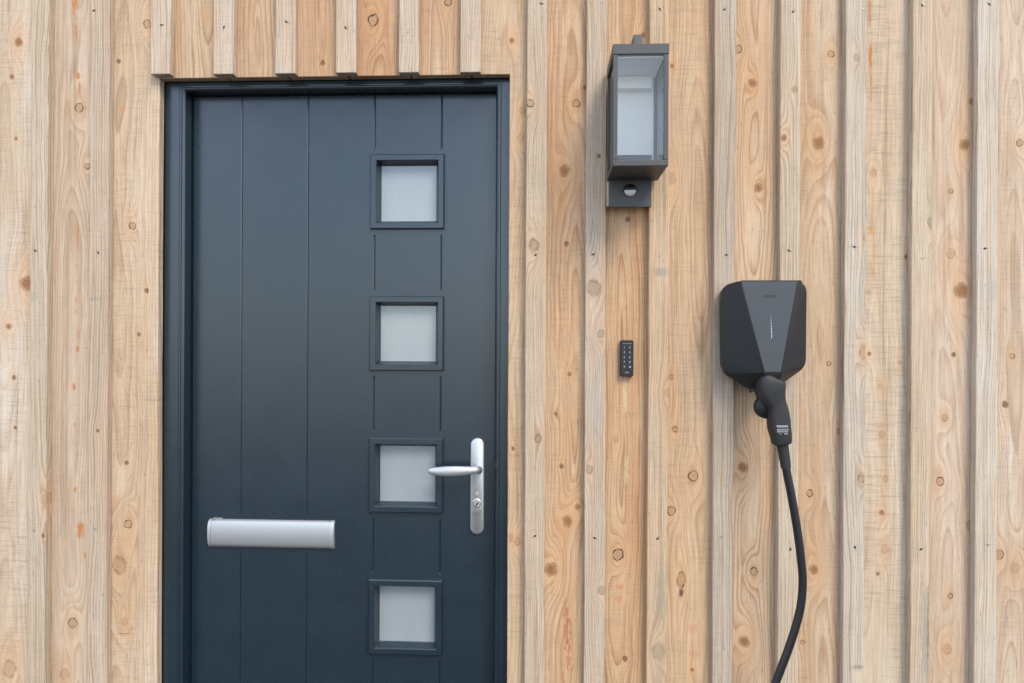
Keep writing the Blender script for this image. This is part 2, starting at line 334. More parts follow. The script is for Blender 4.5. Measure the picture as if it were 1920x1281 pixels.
M = dict(
    door=plain('door_paint', (.0080, .0190, .0285), .27, 0, .84, .06, 260, .07, cvar=.16),
    frame=plain('frame_paint', (.0080, .0190, .0285), .27, 0, .84, .06, 260, .07, cvar=.16),
    seal=plain('rubber_seal', (.008, .009, .010), .6),
    bead=plain('door_bead_paint', (.03, .04, .05), .25, 0, .95),
    frost=plain('frosted_pane', (.27, .295, .305), .25, 0, .8, .28, 60, .06, coat=.7, cvar=.10, aniso=(2.4, 1, .6)),
    alu=plain('satin_aluminium', (.47, .475, .475), .50, .75, .5, .10, 700, .05, aniso=(.06, 1, 1)),
    alu2=plain('satin_aluminium_cast', (.52, .525, .52), .44, .75, .5, .06, 500, .05),
    dark=plain('keyhole_dark', (.006, .006, .006), .6, 0, .2),
    lamp=plain('anthracite_powder_coat', (.050, .050, .050), .5, 0, .5, .35, 900, .05),
    lampin=plain('lantern_inner_white', (.92, .895, .85), .45, 0, .5, cvar=.02),
    dome=plain('sensor_lens', (.62, .65, .66), .3, 0, .5),
    black=plain('black_plastic', (.010, .011, .013), .45, 0, .45, .2, 700, .05),
    panel=plain('sky_lit_plastic', (.042, .046, .052), .45, 0, .45, .15, 700, .04),  # shell plastic with its sky-lit tone put into the base colour
    logo=plain('logo_charcoal', (.036, .039, .043), .42),
    rubber=plain('cable_rubber', (.010, .011, .013), .4, 0, .5, .1, 500),
    grip=plain('plug_plastic', (.022, .022, .022), .6, 0, .4, .3, 800),
    print=plain('white_print', (.45, .45, .45), .6), tag=plain('grey_print', (.30, .30, .30), .6),
    red=plain('red_tab', (.45, .012, .012), .5),
    nail=plain('weathered_nail', (.022, .018, .016), .6),
    zinc=plain('bright_nail', (.30, .29, .28), .5, .5),
    membrane=plain('breather_membrane', (.012, .012, .012), .8),
    plinth=plain('plinth_render', (.18, .18, .175), .85, 0, .3, .5, 120),
    glass=clear_glass('clear_glass'),
    led=glow('status_led', (.85, .92, 1.0), .10),
)

# ------------------------------------------------------------------ ground
def ground():
    def sheet(name, x0, x1, y0, y1, z, c1, c2, sc):
        bm = bmesh.new(); bm.faces.new([bm.verts.new(p) for p in ((x0, y0, z), (x1, y0, z), (x1, y1, z), (x0, y1, z))])
        mat = bpy.data.materials.new(name + '_surface'); mat.use_nodes = True; k = NT(mat.node_tree); bs = mat.node_tree.nodes['Principled BSDF']
        tc = mat.node_tree.nodes.new('ShaderNodeTexCoord'); n = k.noise(tc.outputs['Object'], 0, sc, 5, .7); n2 = k.noise(tc.outputs['Object'], 2, .6, 4, .6)
        k.put(bs.inputs['Base Color'], k.mix(k.step(k.m('ADD', k.m('MULTIPLY', n, .6), k.m('MULTIPLY', n2, .4)), .35, .65), c1, c2)); bs.inputs['Roughness'].default_value = .9
        o = obj(name, bm, mat, origin=(0, 0, z)); o['kind'] = 'structure'
    sheet('ground', -400, 400, -400, 400, 0, (.29, .275, .25), (.42, .40, .37), 40)           # pale gravel
    sheet('driveway', -30, 30, -6.5, .02, .004, (.045, .044, .043), (.085, .083, .080), 70)   # dark tarmac in front of the wall
ground()

# ------------------------------------------------------------------ timber wall
YB, YT = 0.0, -.022               # board face, batten face
TH = .022                         # thickness of boards and battens
ZTOP, ZBOT = 2.75, .16
rng = random.Random(11)
wall = root('timber_wall', (0, 0, 0), 'pale softwood wall of upright boards with narrow cover battens around the door', 'wall')
OR, OY, GRY, RED, BRN, WHT = (206, 128, 62), (232, 160, 60), (150, 142, 130), (188, 92, 62), (170, 120, 80), (228, 212, 188)
# battens: left and right edge (photo px at eye level), colours, greyness, nails, knots, stains
BATS = [
 ('A', 55.5, 88, (216, 203, 180), (206, 188, 160), .35, [(66, 470), (64, 995)], [(96, 932, 8, 'pale'), (92, 1000, 3, 'pin')], [(72, 560, 18, 14, GRY, .25, .6)]),
 ('B', 166.8, 202, (212, 196, 174), (208, 188, 162), .4, [(176, 20), (184, 474), (179, 992)], [(194, 806, 3, 'pin')], [(185, 562, 20, 5, GRY, .4, .6)]),
 ('C', 985.5, 1023, (214, 198, 174), (208, 186, 156), .45, [(1015, 7), (1004, 478), (1003, 1005)], [(994, 200, 7, 'ring'), (1001, 462, 9, 'grey'), (1009, 820, 6, 'grey')], []),
 ('D', 1097.5, 1135.5, (215, 202, 182), (208, 188, 162), .5, [(1127, 3), (1112, 477), (1115, 1009)], [(1112, 541, 12, 'grey'), (1125, 626, 6, 'grey'), (1104, 877, 6, 'grey'), (1126, 1101, 6, 'grey'), (1122, 297, 3, 'pin')], [(1115, 760, 20, 60, (188, 184, 176), .35, .8)]),
 ('E', 1215.5, 1253, (220, 198, 166), (212, 182, 142), .25, [(1237, 17), (1236, 480), (1233, 1010)], [(1232, 1215, 11, 'grey'), (1248, 735, 6, 'pale')], [(1236, 1110, 15, 65, (172, 158, 138), .75, .9), (1232, 1230, 18, 60, (186, 168, 146), .6, .9), (1236, 512, 18, 9, GRY, .5, .7)]),
 ('F', 1338, 1377, (206, 192, 172), (196, 178, 154), .5, [(1358, 18), (1362, 478), (1352, 1006)], [], []),
 ('G', 1461, 1499, (220, 206, 182), (212, 194, 166), .3, [(1487, 22), (1479, 470), (1482, 1030)], [(1464, 264, 6, 'brown'), (1484, 174, 5, 'grey')], [(1487, 1132, 6, 5, WHT, .8, .6)]),
 ('H', 1583, 1622, (218, 208, 192), (208, 194, 174), .55, [(1618, 18), (1602, 463), (1603, 1026)], [(1598, 115, 5, 'grey'), (1614, 449, 4, 'pale'), (1612, 660, 8, 'pale'), (1607, 895, 6, 'grey')], [(1602, 1262, 19, 13, (226, 204, 176), .9, .5), (1602, 1243, 19, 4, (150, 128, 104), .6, .8)]),
 ('I', 1709, 1745, (222, 206, 182), (214, 194, 164), .25, [(1729, 10), (1730, 484), (1727, 1030)], [(1738, 420, 7, 'grey')], [(1727, 1190, 13, 110, (176, 164, 144), .75, 1.0), (1731, 1170, 3, 90, (120, 112, 100), .6, .9), (1737, 400, 10, 40, (176, 168, 152), .5, .9)]),
 ('J', 1830.5, 1870.5, (226, 216, 202), (218, 204, 184), .4, [(1855, 8), (1847, 466), (1852, 1021)], [], [(1852, 545, 16, 26, (190, 184, 174), .5, .9)]),
]
# short battens over the door (px at y=100)
HEAD = [('h1', 282.5, 319, 139, (303, 47)), ('h2', 400, 437.5, 139, (420, 51)), ('h3', 516, 554, 138, (537, 41)), ('h4', 630, 667.5, 136.5, (648, 52)), ('h5', 747.5, 785, 136, (765, 60)), ('h6', 863, 901, 135.5, (880, 69))]
nail_proto = {}
def nail(par, px, py, bright):
    key = bright
    p = at(px, py, YT)
    if key not in nail_proto:
        bm = bmesh.new(); n = 8
        ring = [bm.verts.new((.0027 * math.cos(2 * math.pi * i / n) * (1 + .2 * (i % 2)), 0, .0027 * math.sin(2 * math.pi * i / n))) for i in range(n)]
        t = bm.verts.new((0, -.0007, 0))
        for i in range(n): bm.faces.new((ring[i], ring[(i + 1) % n], t))
        for s in ((.0012, .0075, .5), (-.0014, -.0055, .4)):
            q = [bm.verts.new(c) for c in ((s[0] - .0011, -.0002, 0), (s[0] + .0011, -.0002, 0), (s[0] + s[1] * s[2], -.0002, s[1]))]; bm.faces.new(q)
        for v_ in bm.verts: v_.co += Vector((p.x, YT - .0004, p.z))
        o = obj('nail', bm, M['zinc'] if bright else M['nail'], par, (p.x, YT - .0004, p.z)); nail_proto[key] = o
    else:
        o = nail_proto[key].copy(); COL.objects.link(o); o.parent = par; o.location = Vector((p.x, YT - .0004, p.z)) - WORLD[par.name]
    o.rotation_euler = (0, rng.uniform(0, 6.28), 0)
    WORLD[o.name] = Vector((p.x, YT - .0004, p.z))
def batten(x0, x1, z0, z1, mat, seed):
    r_ = random.Random(seed)
    return obj('batten', prism(rough_rect([(x0, z0), (x1, z0), (x1, z1), (x0, z1)], r_, .13, .0006), YT, YT + TH, .0013, .0018), mat, wall, ((x0 + x1) / 2, YT, z0))
def board(pts, mat, org, seed):
    r_ = random.Random(seed)
    return obj('board', prism(rough_rect(pts, r_, .13, .0005), YB, YB + TH, .0012), mat, wall, (org[0], YB, org[1]))
centres = {}
for i, (nm, a, b, pale, tan, grey, nails, knots, stains) in enumerate(BATS):
    x0, x1 = ax(a, YT), ax(b, YT); centres[nm] = (x0 + x1) / 2
    mat = wood('batten_wood_' + nm, 3.7 * i + 1.3, pale, tan, sp=rng.uniform(.0058, .0072), ring=rng.uniform(.85, 1.0), u0=rng.choice((-1, 1)) * rng.uniform(.06, .11), d0=rng.uniform(.02, .05), grey=grey, saw=.35, org=(centres[nm], ZBOT), knots=knots, stains=stains, swing=.1)
    o = batten(x0, x1, ZBOT, ZTOP, mat, i)
    for j, n_ in enumerate(nails): nail(o, *n_, bright=(i * 3 + j) % 4 == 1)
zh = {}
for i, (nm, a, b, yb, nl) in enumerate(HEAD):
    x0, x1 = ax(a, YT, 100), ax(b, YT, 100); centres[nm] = (x0 + x1) / 2; z0 = az(yb, YT, (a + b) / 2)
    mat = wood('head_batten_wood_' + nm, 71 + 2.9 * i, (222, 208, 188), (214, 194, 168), sp=.0062, ring=.85, u0=.09 * (-1) ** i, d0=.03, grey=.2, saw=.4, org=(centres[nm], z0), swing=.08)
    o = batten(x0, x1, z0, ZTOP, mat, 40 + i); nail(o, *nl, bright=i > 3)
# boards: left joint, right joint, colours ...
XL, XR = ax(296.5, YB), ax(953.5, YB)        # edges of the door opening
ZH = (az(144.2, YB, 330) + az(142.4, YB, 940)) / 2
G = .002
def brd(nm, x0, x1, z0, pale, tan, knots=(), stains=(), sp=.0075, ring=.6, u0=0.0, d0=.05, saw=.6, pts=None, swing=.12):
    org = ((x0 + x1) / 2, z0); seed = sum(ord(c) * (q + 3) for q, c in enumerate(nm)) * .37
    mat = wood('board_wood_' + nm, seed, pale, tan, sp=sp, ring=ring, u0=u0, d0=d0, saw=saw, org=org, knots=knots, stains=stains, swing=swing)
    board(pts or [(x0 + G, z0), (x1 - G, z0), (x1 - G, ZTOP), (x0 + G, ZTOP)], mat, org, int(seed * 10))
c = centres
pitch = (c['B'] - c['A'])
brd('oA', c['A'] - pitch, c['A'], ZBOT, (230, 218, 202), (214, 192, 162), [(35, 79, 8, 'brown'), (22, 144, 4, 'pin'), (30, 260, 3, 'pin'), (49, 532, 13, 'brown'), (16, 612, 6, 'brown'), (26, 708, 4, 'pin'), (29, 802, 3, 'pin'), (18, 1255, 13, 'pale')], ring=.35, saw=.9, u0=-.03)
brd('AB', c['A'], c['B'], ZBOT, (219, 200, 175), (208, 184, 154),
    [(148, 202, 8, 'ring'), (164, 312, 6, 'ring'), (136, 1168, 9, 'ring'), (122, 1264, 9, 'pale'), (92, 42, 4, 'pin')],
    [(140, 10, 7, 30, OR, .8, 1.6), (143, 62, 3, 24, OR, .85, .8), (146, 142, 5, 8, OR, .85, 1.2), (149, 165, 3, 14, OR, .8, .8), (160, 203, 4, 8, OR, .5, 1), (146, 440, 2.5, 26, OR, .7, 1.4), (143, 563, 2.5, 6, OR, .7, .8), (143, 584, 2.5, 5, OR, .7, .8), (147, 628, 4, 8, OR, .7, 1.2), (145, 655, 4.5, 7, OR, .9, 1), (139, 726, 4, 8, OR, .9, 1), (140, 796, 3, 4, OR, .85, .8), (141, 918, 4, 5, OR, .85, 1), (151, 995, 8, 17, OR, .9, 1.4), (160, 1042, 3.5, 7, OR, .8, 1)], ring=.55, u0=.004, d0=.035, saw=.3)
brd('BL', c['B'], XL + G, ZBOT, (228, 208, 180), (214, 186, 150),
    [(277, 45, 8, 'ring'), (223, 115, 3.5, 'pin'), (248, 424, 7, 'ring'), (261, 627, 3.5, 'pin'), (240, 983, 8, 'ring'), (224, 1060, 14, 'pale'), (233, 1166, 7, 'pale'), (237, 868, 4, 'pin'), (275, 545, 4, 'pin')],
    [(229, 205, 6, 6, (226, 150, 84), .7, 1.4), (217, 940, 8, 14, (218, 160, 104), .4, 1.2), (232, 1188, 22, 1.6, (130, 100, 76), .6, 1.0)], ring=.6, u0=-.03, saw=.95)
hb = dict(z0=ZH, ring=.7, saw=.6)
brd('Lh2', XL, c['h2'], pale=(220, 196, 162), tan=(208, 172, 130), stains=[(389, 30, 3, 20, (226, 160, 96), .5, 1)], u0=.04, **hb)
brd('h23', c['h2'], c['h3'], pale=(218, 190, 154), tan=(206, 170, 128), d0=.03, **hb)
brd('h34', c['h3'], c['h4'], pale=(220, 192, 156), tan=(206, 166, 122), knots=[(605, 118, 4, 'pin')], d0=.03, **hb)
brd('h45', c['h4'], c['h5'], pale=(220, 190, 152), tan=(206, 164, 118), knots=[(700, 38, 10, 'ring')], d0=.03, **hb)
brd('h56', c['h5'], c['h6'], pale=(222, 196, 160), tan=(210, 172, 130), knots=[(840, 4, 7, 'ring')], d0=.03, **hb)
x0, x1 = c['h6'], c['C']
brd('h6C', x0, x1, ZBOT, (222, 198, 164), (208, 176, 136), [(959, 76, 5, 'brown'), (978, 207, 5, 'pale'), (962, 841, 3, 'pin'), (975, 260, 6, 'pale'), (970, 1015, 6, 'pale')],
    [(978, 280, 6, 30, (186, 168, 140), .4, 1), (958, 1008, 6, 9, (186, 118, 66), .5, 1)], ring=.45, saw=.8,
    pts=[(XR, ZBOT), (x1 - G, ZBOT), (x1 - G, ZTOP), (x0 + G, ZTOP), (x0 + G, ZH), (XR, ZH)])
brd('CD', c['C'], c['D'], ZBOT, (226, 198, 160), (212, 174, 130),
    [(1081, 194, 7, 'ring'), (1059, 320, 10, 'brown'), (1062, 457, 4, 'pin'), (1098, 165, 4, 'pin'), (1068, 702, 3.5, 'pin'), (1042, 776, 3.5, 'pin'), (1053, 874, 3.5, 'pin'), (1083, 950, 6, 'brown'), (1064, 978, 10, 'brown'), (1033, 1068, 12, 'brown')],
    [(1062, 1170, 6, 42, RED, .6, 2.2), (1066, 1225, 4, 40, RED, .5, 2.4), (1056, 1275, 4, 16, RED, .5, 1.6), (1072, 582, 2.5, 10, RED, .4, 1.4), (1067, 660, 4, 10, (222, 140, 100), .4, 1.4)], ring=.65, u0=.012, d0=.03)
brd('DE', c['D'], c['E'], ZBOT, (224, 192, 150), (210, 168, 120),
    [(1206, 66, 5, 'brown'), (1177, 412, 4, 'pin'), (1155, 824, 5, 'pale'), (1159, 1040, 10, 'ring'), (1172, 1235, 4, 'pin')],
    [(1162, 1100, 8, 5, (220, 120, 70), .5, 1.3), (1160, 1125, 12, 8, (220, 130, 84), .35, 1.4), (1172, 745, 4, 40, (228, 206, 172), .7, 1.2), (1175, 880, 4, 30, (226, 200, 166), .6, 1.2)], ring=.75, u0=-.004, d0=.03)
brd('EF', c['E'], c['F'], ZBOT, (228, 202, 166), (212, 178, 136),
    [(1260, 124, 4, 'brown'), (1258, 335, 9, 'pale'), (1259, 707, 4, 'ring'), (1265, 805, 5, 'ring'), (1300, 893, 9, 'ring'), (1259, 958, 8, 'ring'), (1277, 1087, 8, 'oval'), (1298, 1256, 4, 'brown')],
    [(1277, 1112, 5, 9, (70, 54, 46), .85, .8), (1262, 770, 4, 40, (212, 148, 92), .5, 1.2), (1300, 1180, 12, 10, (214, 146, 108), .4, 1.4), (1300, 1225, 14, 8, (212, 146, 102), .4, 1.4)], ring=.6, u0=.02, d0=.035)
brd('FG', c['F'], c['G'], ZBOT, (228, 202, 168), (212, 178, 138),
    [(1384, 92, 7, 'ring'), (1410, 156, 8, 'brown'), (1422, 353, 8, 'brown'), (1393, 876, 9, 'brown'), (1413, 1072, 7, 'ring'), (1396, 1203, 10, 'brown')], ring=.8, u0=.0, d0=.03, saw=.3)
brd('GH', c['G'], c['H'], ZBOT, (224, 202, 172), (210, 178, 138),
    [(1558, 102, 6, 'ring'), (1535, 268, 11, 'brown'), (1554, 682, 4, 'ring'), (1518, 925, 6, 'ring'), (1526, 1068, 9, 'brown'), (1575, 808, 5, 'ring'), (1504, 1204, 4, 'ring')], ring=.55, u0=.008, d0=.04)
brd('HI', c['H'], c['I'], ZBOT, (232, 220, 200), (218, 196, 164),
    [(1637, 325, 6, 'pale'), (1628, 548, 5, 'pale'), (1630, 664, 4, 'brown'), (1688, 680, 4, 'pale'), (1650, 724, 4, 'pale'), (1654, 815, 5, 'pale'), (1660, 898, 5, 'pale'), (1653, 961, 5, 'brown'), (1659, 1030, 7, 'pale'), (1646, 1076, 3, 'pin'), (1699, 482, 3.5, 'pin')],
    [(1631, 20, 2.5, 40, OR, .85, .9), (1632, 105, 4, 30, OR, .95, .8), (1633, 165, 2.8, 30, OR, .85, .9), (1633, 240, 1.6, 60, (206, 160, 116), .6, 1), (1637, 400, 1.8, 60, OY, .6, .9), (1633, 432, 5, 6, OY, .9, .9), (1638, 480, 1.8, 50, OY, .8, .9), (1650, 610, 1.2, 90, (216, 160, 104), .5, .8)], ring=.35, saw=1.0, u0=-.04)
brd('IJ', c['I'], c['J'], ZBOT, (228, 210, 188), (214, 188, 156),
    [(1783, 358, 4.5, 'ring'), (1782, 475, 8, 'pale'), (1803, 545, 13, 'brown'), (1809, 272, 10, 'brown'), (1823, 190, 7, 'brown'), (1771, 783, 5.5, 'ring'), (1763, 903, 7, 'ring'), (1788, 665, 3.5, 'pin'), (1782, 1118, 4.5, 'ring'), (1774, 1217, 8, 'pale'), (1818, 985, 6, 'grey')], ring=.4, u0=.0, d0=.05, saw=.2)
brd('JK', c['J'], c['J'] + pitch * 1.08, ZBOT, (228, 212, 190), (214, 188, 156),
    [(1912, 268, 6, 'ring'), (1898, 668, 5, 'ring'), (1885, 758, 5, 'pin'), (1874, 1040, 8, 'ring'), (1903, 1066, 8, 'pale')], ring=.6, u0=-.01, d0=.03)
# the wall goes on to both sides of the view
xs = c['J'] + pitch * 1.08; gen_b = [wood('batten_wood_x%d' % i, 120 + i * 5.1, (214, 200, 178), (208, 188, 160), sp=.0062, ring=.85, u0=.08, d0=.03, grey=.4, saw=.35) for i in range(2)]
gen_p = [wood('board_wood_x%d' % i, 150 + i * 4.3, (226, 204, 172), (212, 180, 142), ring=.6, u0=.01, d0=.04) for i in range(3)]
for i in range(8):
    xc = xs + i * .168; batten(xc - .025, xc + .025, ZBOT, ZTOP, gen_b[i % 2], 60 + i)
    board([(xc + G, ZBOT), (xc + .168 - G, ZBOT), (xc + .168 - G, ZTOP), (xc + G, ZTOP)], gen_p[i % 3], (xc + .084, ZBOT), 80 + i)
xs = c['A'] - pitch
for i in range(8):
    xc = xs - i * .16; batten(xc - .024, xc + .024, ZBOT, ZTOP, gen_b[(i + 1) % 2], 160 + i)
    board([(xc - .16 + G, ZBOT), (xc - G, ZBOT), (xc - G, ZTOP), (xc - .16 + G, ZTOP)], gen_p[(i + 1) % 3], (xc - .08, ZBOT), 180 + i)
# membrane, lintel packing and plinth behind the boards
WL, WR = c['A'] - pitch - 1.30, c['J'] + pitch * 1.08 + 1.36
bm = bmesh.new(); box(bm, WL, XL - .02, TH + .001, .15, .005, ZTOP - .004); box(bm, XR + .02, WR, TH + .001, .15, .005, ZTOP - .004); box(bm, XL - .02, XR + .02, TH + .001, .15, ZH + .025, ZTOP - .004)
obj('backing', bm, M['membrane'], wall)
bm = bmesh.new(); box(bm, WL, XL - .004, .003, TH, .0, ZBOT - .006, .002); box(bm, XR + .004, WR, .003, TH, .0, ZBOT - .006, .002)
obj('plinth', bm, M['plinth'], wall)

# ------------------------------------------------------------------ door frame
YF = .0275                                     # face of the frame
FI_L, FI_R = ax(343, YF), ax(929, YF)          # inner edges of the frame
FI_T = az(165.5, YF, 640)
FW = .051
YL = .073                                      # face of the leaf
fr = root('door_frame', ((FI_L + FI_R) / 2, YF, 0), 'dark blue grey door frame set into the timber wall', 'door frame')
prof = [(-FW, .14), (-FW, YF + .001), (-FW + .001, YF), (-.0125, YF), (-.0115, YF + .0012), (-.0105, YF), (-.0065, YF), (-.0058, YF + .0025), (-.0035, YF + .0030), (0, YF + .0065), (0, YL + .045), (-.02, .14)]
def jamb(side):
    bm = bmesh.new(); rings = []
    for zz in (.002, None):
        ring = []
        for ins, yy in prof:
            x = (FI_L + ins) if side < 0 else (FI_R - ins)
            z = zz if zz is not None else FI_T - ins
            ring.append(bm.verts.new((x, yy, z)))
        rings.append(ring)
    n = len(prof)
    for i in range(n): bm.faces.new((rings[0][i], rings[0][(i + 1) % n], rings[1][(i + 1) % n], rings[1][i]))
    bm.faces.new(rings[0][::-1]); bm.faces.new(rings[1]); return bm
obj('jamb', jamb(-1), M['frame'], fr); obj('jamb', jamb(1), M['frame'], fr)
bm = bmesh.new(); ra = []; rb = []
for ins, yy in prof: ra.append(bm.verts.new((FI_L + ins, yy, FI_T - ins))); rb.append(bm.verts.new((FI_R - ins, yy, FI_T - ins)))
n = len(prof)
for i in range(n): bm.faces.new((ra[i], ra[(i + 1) % n], rb[(i + 1) % n], rb[i]))
bm.faces.new(ra[::-1]); bm.faces.new(rb)
obj('head', bm, M['frame'], fr)
bm = bmesh.new(); box(bm, FI_L + .001, FI_R - .001, YF - .02, .12, .002, .03, .003); obj('threshold', bm, M['alu'], fr)
bm = bmesh.new(); s_ = .0035
box(bm, FI_L + .0002, FI_L + s_, YL + .006, YL + .03, .031, FI_T - .0002); box(bm, FI_R - s_, FI_R - .0002, YL + .006, YL + .03, .031, FI_T - .0002); box(bm, FI_L + s_ + .0002, FI_R - s_ - .0002, YL + .006, YL + .03, FI_T - s_, FI_T - .0002)
obj('seal', bm, M['seal'], fr)

# ------------------------------------------------------------------ door
LX0, LX1, LZ0, LZ1 = FI_L + .004, FI_R - .004, .034, FI_T - .004
door = root('front_door', ((LX0 + LX1) / 2, YL, LZ0), 'dark blue grey front door with four small square frosted panes', 'door')
WIN = [at(764.8, 360.5, YL), at(763.3, 625.5, YL), at(762.0, 890, YL), at(760.4, 1155.5, YL)]
wx = sum(p.x for p in WIN) / 4; dz = (WIN[0].z - WIN[3].z) / 3
wz = [WIN[0].z - i * dz for i in range(4)]
WO = .0975                                     # half outer size of a pane frame
HOLE = .081
gw, gdp, ge = .0030, .0024, .006               # groove half width, depth, run-out
def zz(py, px=640): return az(py, YL, px)
full = [(zz(968, 450), LZ1 - .0005, True, False), (LZ0 + .1, zz(1036, 450), True, True)]
seg34 = [(wz[0] + WO + .014, LZ1 - .0005, True, False)] + [(wz[i + 1] + WO + .014, wz[i] - WO - .014, True, True) for i in range(3)] + [(LZ0 + .1, wz[3] - WO - .014, True, True)]
GX = [(ax(452, YL), full), (ax(576, YL), full), (ax(701, YL), seg34), (ax(826.5, YL), seg34)]
xb = {LX0, LX1, wx - HOLE, wx + HOLE}; zb = {LZ0, LZ1}
for gx, segs in GX:
    xb |= {gx - gw, gx, gx + gw}
    for z0, z1, e0, e1 in segs: zb |= {z0, z0 + ge, z1, z1 - ge if e1 else z1}
for z in wz: zb |= {z - HOLE, z + HOLE}
xb, zb = sorted(xb), sorted(zb)
def depth(x, z):
    for gx, segs in GX:
        if abs(x - gx) < 1e-7:
            for z0, z1, e0, e1 in segs:
                if z0 + ge - 1e-7 <= z <= z1 - (ge if e1 else 0) + 1e-7: return gdp
    return 0
bm = bmesh.new(); grid = {(i, j): bm.verts.new((x, YL + depth(x, z), z)) for i, x in enumerate(xb) for j, z in enumerate(zb)}
for i in range(len(xb) - 1):
    for j in range(len(zb) - 1):
        xm, zm = (xb[i] + xb[i + 1]) / 2, (zb[j] + zb[j + 1]) / 2
        if abs(xm - wx) < HOLE and any(abs(zm - z) < HOLE for z in wz): continue
        bm.faces.new((grid[i, j], grid[i + 1, j], grid[i + 1, j + 1], grid[i, j + 1]))
for f in bm.faces[:]: f.normal_update()
edges = [e for e in bm.edges if len(e.link_faces) == 1]
ex = bmesh.ops.extrude_edge_only(bm, edges=edges)
for g_ in ex['geom']:
    if isinstance(g_, bmesh.types.BMVert): g_.co.y = YL + .044
obj('leaf', bm, M['door'], door)
def pane_frame(cz):
    bm = bmesh.new(); sect = [(WO, YL + .0005), (WO, YL - .008), (WO - .0024, YL - .0105), (.0825, YL - .0105), (.0810, YL - .009), (.0752, YL + .016), (.0735, YL + .0175), (.0735, YL + .026)]
    rings = []
    for h, yy in sect: rings.append([bm.verts.new((wx + sx * h, yy, cz + sz * h)) for sx, sz in ((-1, -1), (1, -1), (1, 1), (-1, 1))])
    for r0, r1 in zip(rings, rings[1:]):
        for q in range(4): bm.faces.new((r0[q], r0[(q + 1) % 4], r1[(q + 1) % 4], r1[q]))
    return bm
for z in wz:
    pf = obj('window_frame', pane_frame(z), M['door'], door, (wx, YL, z))
    bm = bmesh.new(); box(bm, wx - .0765, wx + .0765, YL + .0185, YL + .0245, z - .0765, z + .0765, .0004); obj('pane', bm, M['frost'], pf, (wx, YL + .0185, z))
# letter plate
la, lb = at(390, 974, YL - .012), at(626, 1031, YL - .012)
lx0, lx1, lz1, lz0 = la.x, lb.x, la.z - .001, lb.z
lp = None
def flap(x0, x1, dp, grow=0.0):
    bm = bmesh.new(); ra, rb = [], []; n = 14
    for i in range(n + 1):
        t = i / n; z = lz0 - grow + (lz1 - lz0 + 2 * grow) * t; y = YL - .004 - dp * max(0.0, math.sin(math.pi * t)) ** .36
        ra.append(bm.verts.new((x0, y, z))); rb.append(bm.verts.new((x1, y, z)))
    ra.append(bm.verts.new((x0, YL - .0004, lz1 + grow))); rb.append(bm.verts.new((x1, YL - .0004, lz1 + grow)))
    ra.append(bm.verts.new((x0, YL - .0004, lz0 - grow))); rb.append(bm.verts.new((x1, YL - .0004, lz0 - grow)))
    m = len(ra)
    for i in range(m): bm.faces.new((ra[i], ra[(i + 1) % m], rb[(i + 1) % m], rb[i]))
    bm.faces.new(ra[::-1]); bm.faces.new(rb); return bm
lp = obj('letter_plate', flap(lx0 + .0085, lx1 - .0125, .011), M['alu'], door, smooth=40)
for q0, q1 in ((lx0, lx0 + .0079), (lx1 - .0119, lx1)):
    bm = flap(q0, q1, .0122, .0010); bmesh.ops.bevel(bm, geom=[e for e in bm.edges if abs(e.verts[0].co.x - e.verts[1].co.x) < 1e-6], offset=.0011, segments=2, affect='EDGES')
    obj('end_cap', bm, M['alu2'], lp, smooth=45)
bm = bmesh.new(); box(bm, lx0 + .013, lx0 + .016, YL - .010, YL - .001, lz1 + .001, lz1 + .0045, .0005); box(bm, lx0 + .016, lx0 + .034, YL - .004, YL - .001, lz1 + .001, lz1 + .003, .0005); obj('spring_tab', bm, M['alu2'], lp)
# handle
h0, h1 = at(894.5, 822, YL - .008), at(894.5, 1002, YL - .008)
hx = (ax(882, YL - .008, 912) + ax(907.5, YL - .008, 912)) / 2; hw = (ax(907.5, YL - .008) - ax(882, YL - .008)) / 2
hp = obj('handle_plate', prism(stadium(hx, h1.z, h0.z, hw), YL - .009, YL - .0003, .0022), M['alu2'], door, smooth=50)
def Lp(px, py, y): p = at(px, py, y); return (p.x, y, p.z)
lever = [Lp(898, 882, YL - .008), Lp(898, 881, YL - .022), Lp(897, 880.5, YL - .036), Lp(893, 881, YL - .046), Lp(886, 882, YL - .050), Lp(872, 883, YL - .052), Lp(855, 883.5, YL - .053), Lp(836, 884, YL - .053), Lp(818, 884, YL - .051), Lp(808, 883.5, YL - .049), Lp(804.5, 883, YL - .048)]
lrad = [(.0085, .0085), (.0078, .0078), (.0078, .0078), (.0078, .0082), (.0082, .008), (.0096, .0075), (.0106, .007), (.0106, .0065), (.0088, .006), (.0068, .005), (.0045, .0035)]
lv = smooth_path([(*p, *r) for p, r in zip(lever, [(a_ * 1.22, b_ * 1.1) for a_, b_ in lrad])], 4)
bm = bmesh.new(); sweep(bm, [q[:3] for q in lv], [q[3:] for q in lv], (0, .05, 1), 20); obj('lever', bm, M['alu2'], hp, smooth=60)
p = at(893.5, 945, YL - .010)
bm = prism(stadium(hx, at(893, 966, YL - .01).z, at(893, 935, YL - .01).z, .0125), YL - .0112, YL - .0088, .0010); es = obj('escutcheon', bm, M['alu2'], hp, smooth=50)
obj('cylinder_ring', disc_plate(hx, p.z, .0102, YL - .0118, YL - .0111, .0002), M['dark'], hp)
cyl = obj('lock_cylinder', disc_plate(hx, p.z, .0088, YL - .0135, YL - .011, .0008), M['alu'], hp, smooth=40)
bm = bmesh.new(); box(bm, -.0016, .0016, YL - .0139, YL - .0130, -.0062, .0062)
for v_ in bm.verts:
    x, z = v_.co.x, v_.co.z; a_ = R(-32); v_.co.x = hx + x * math.cos(a_) - z * math.sin(a_); v_.co.z = p.z + x * math.sin(a_) + z * math.cos(a_)
obj('keyhole', bm, M['dark'], hp)
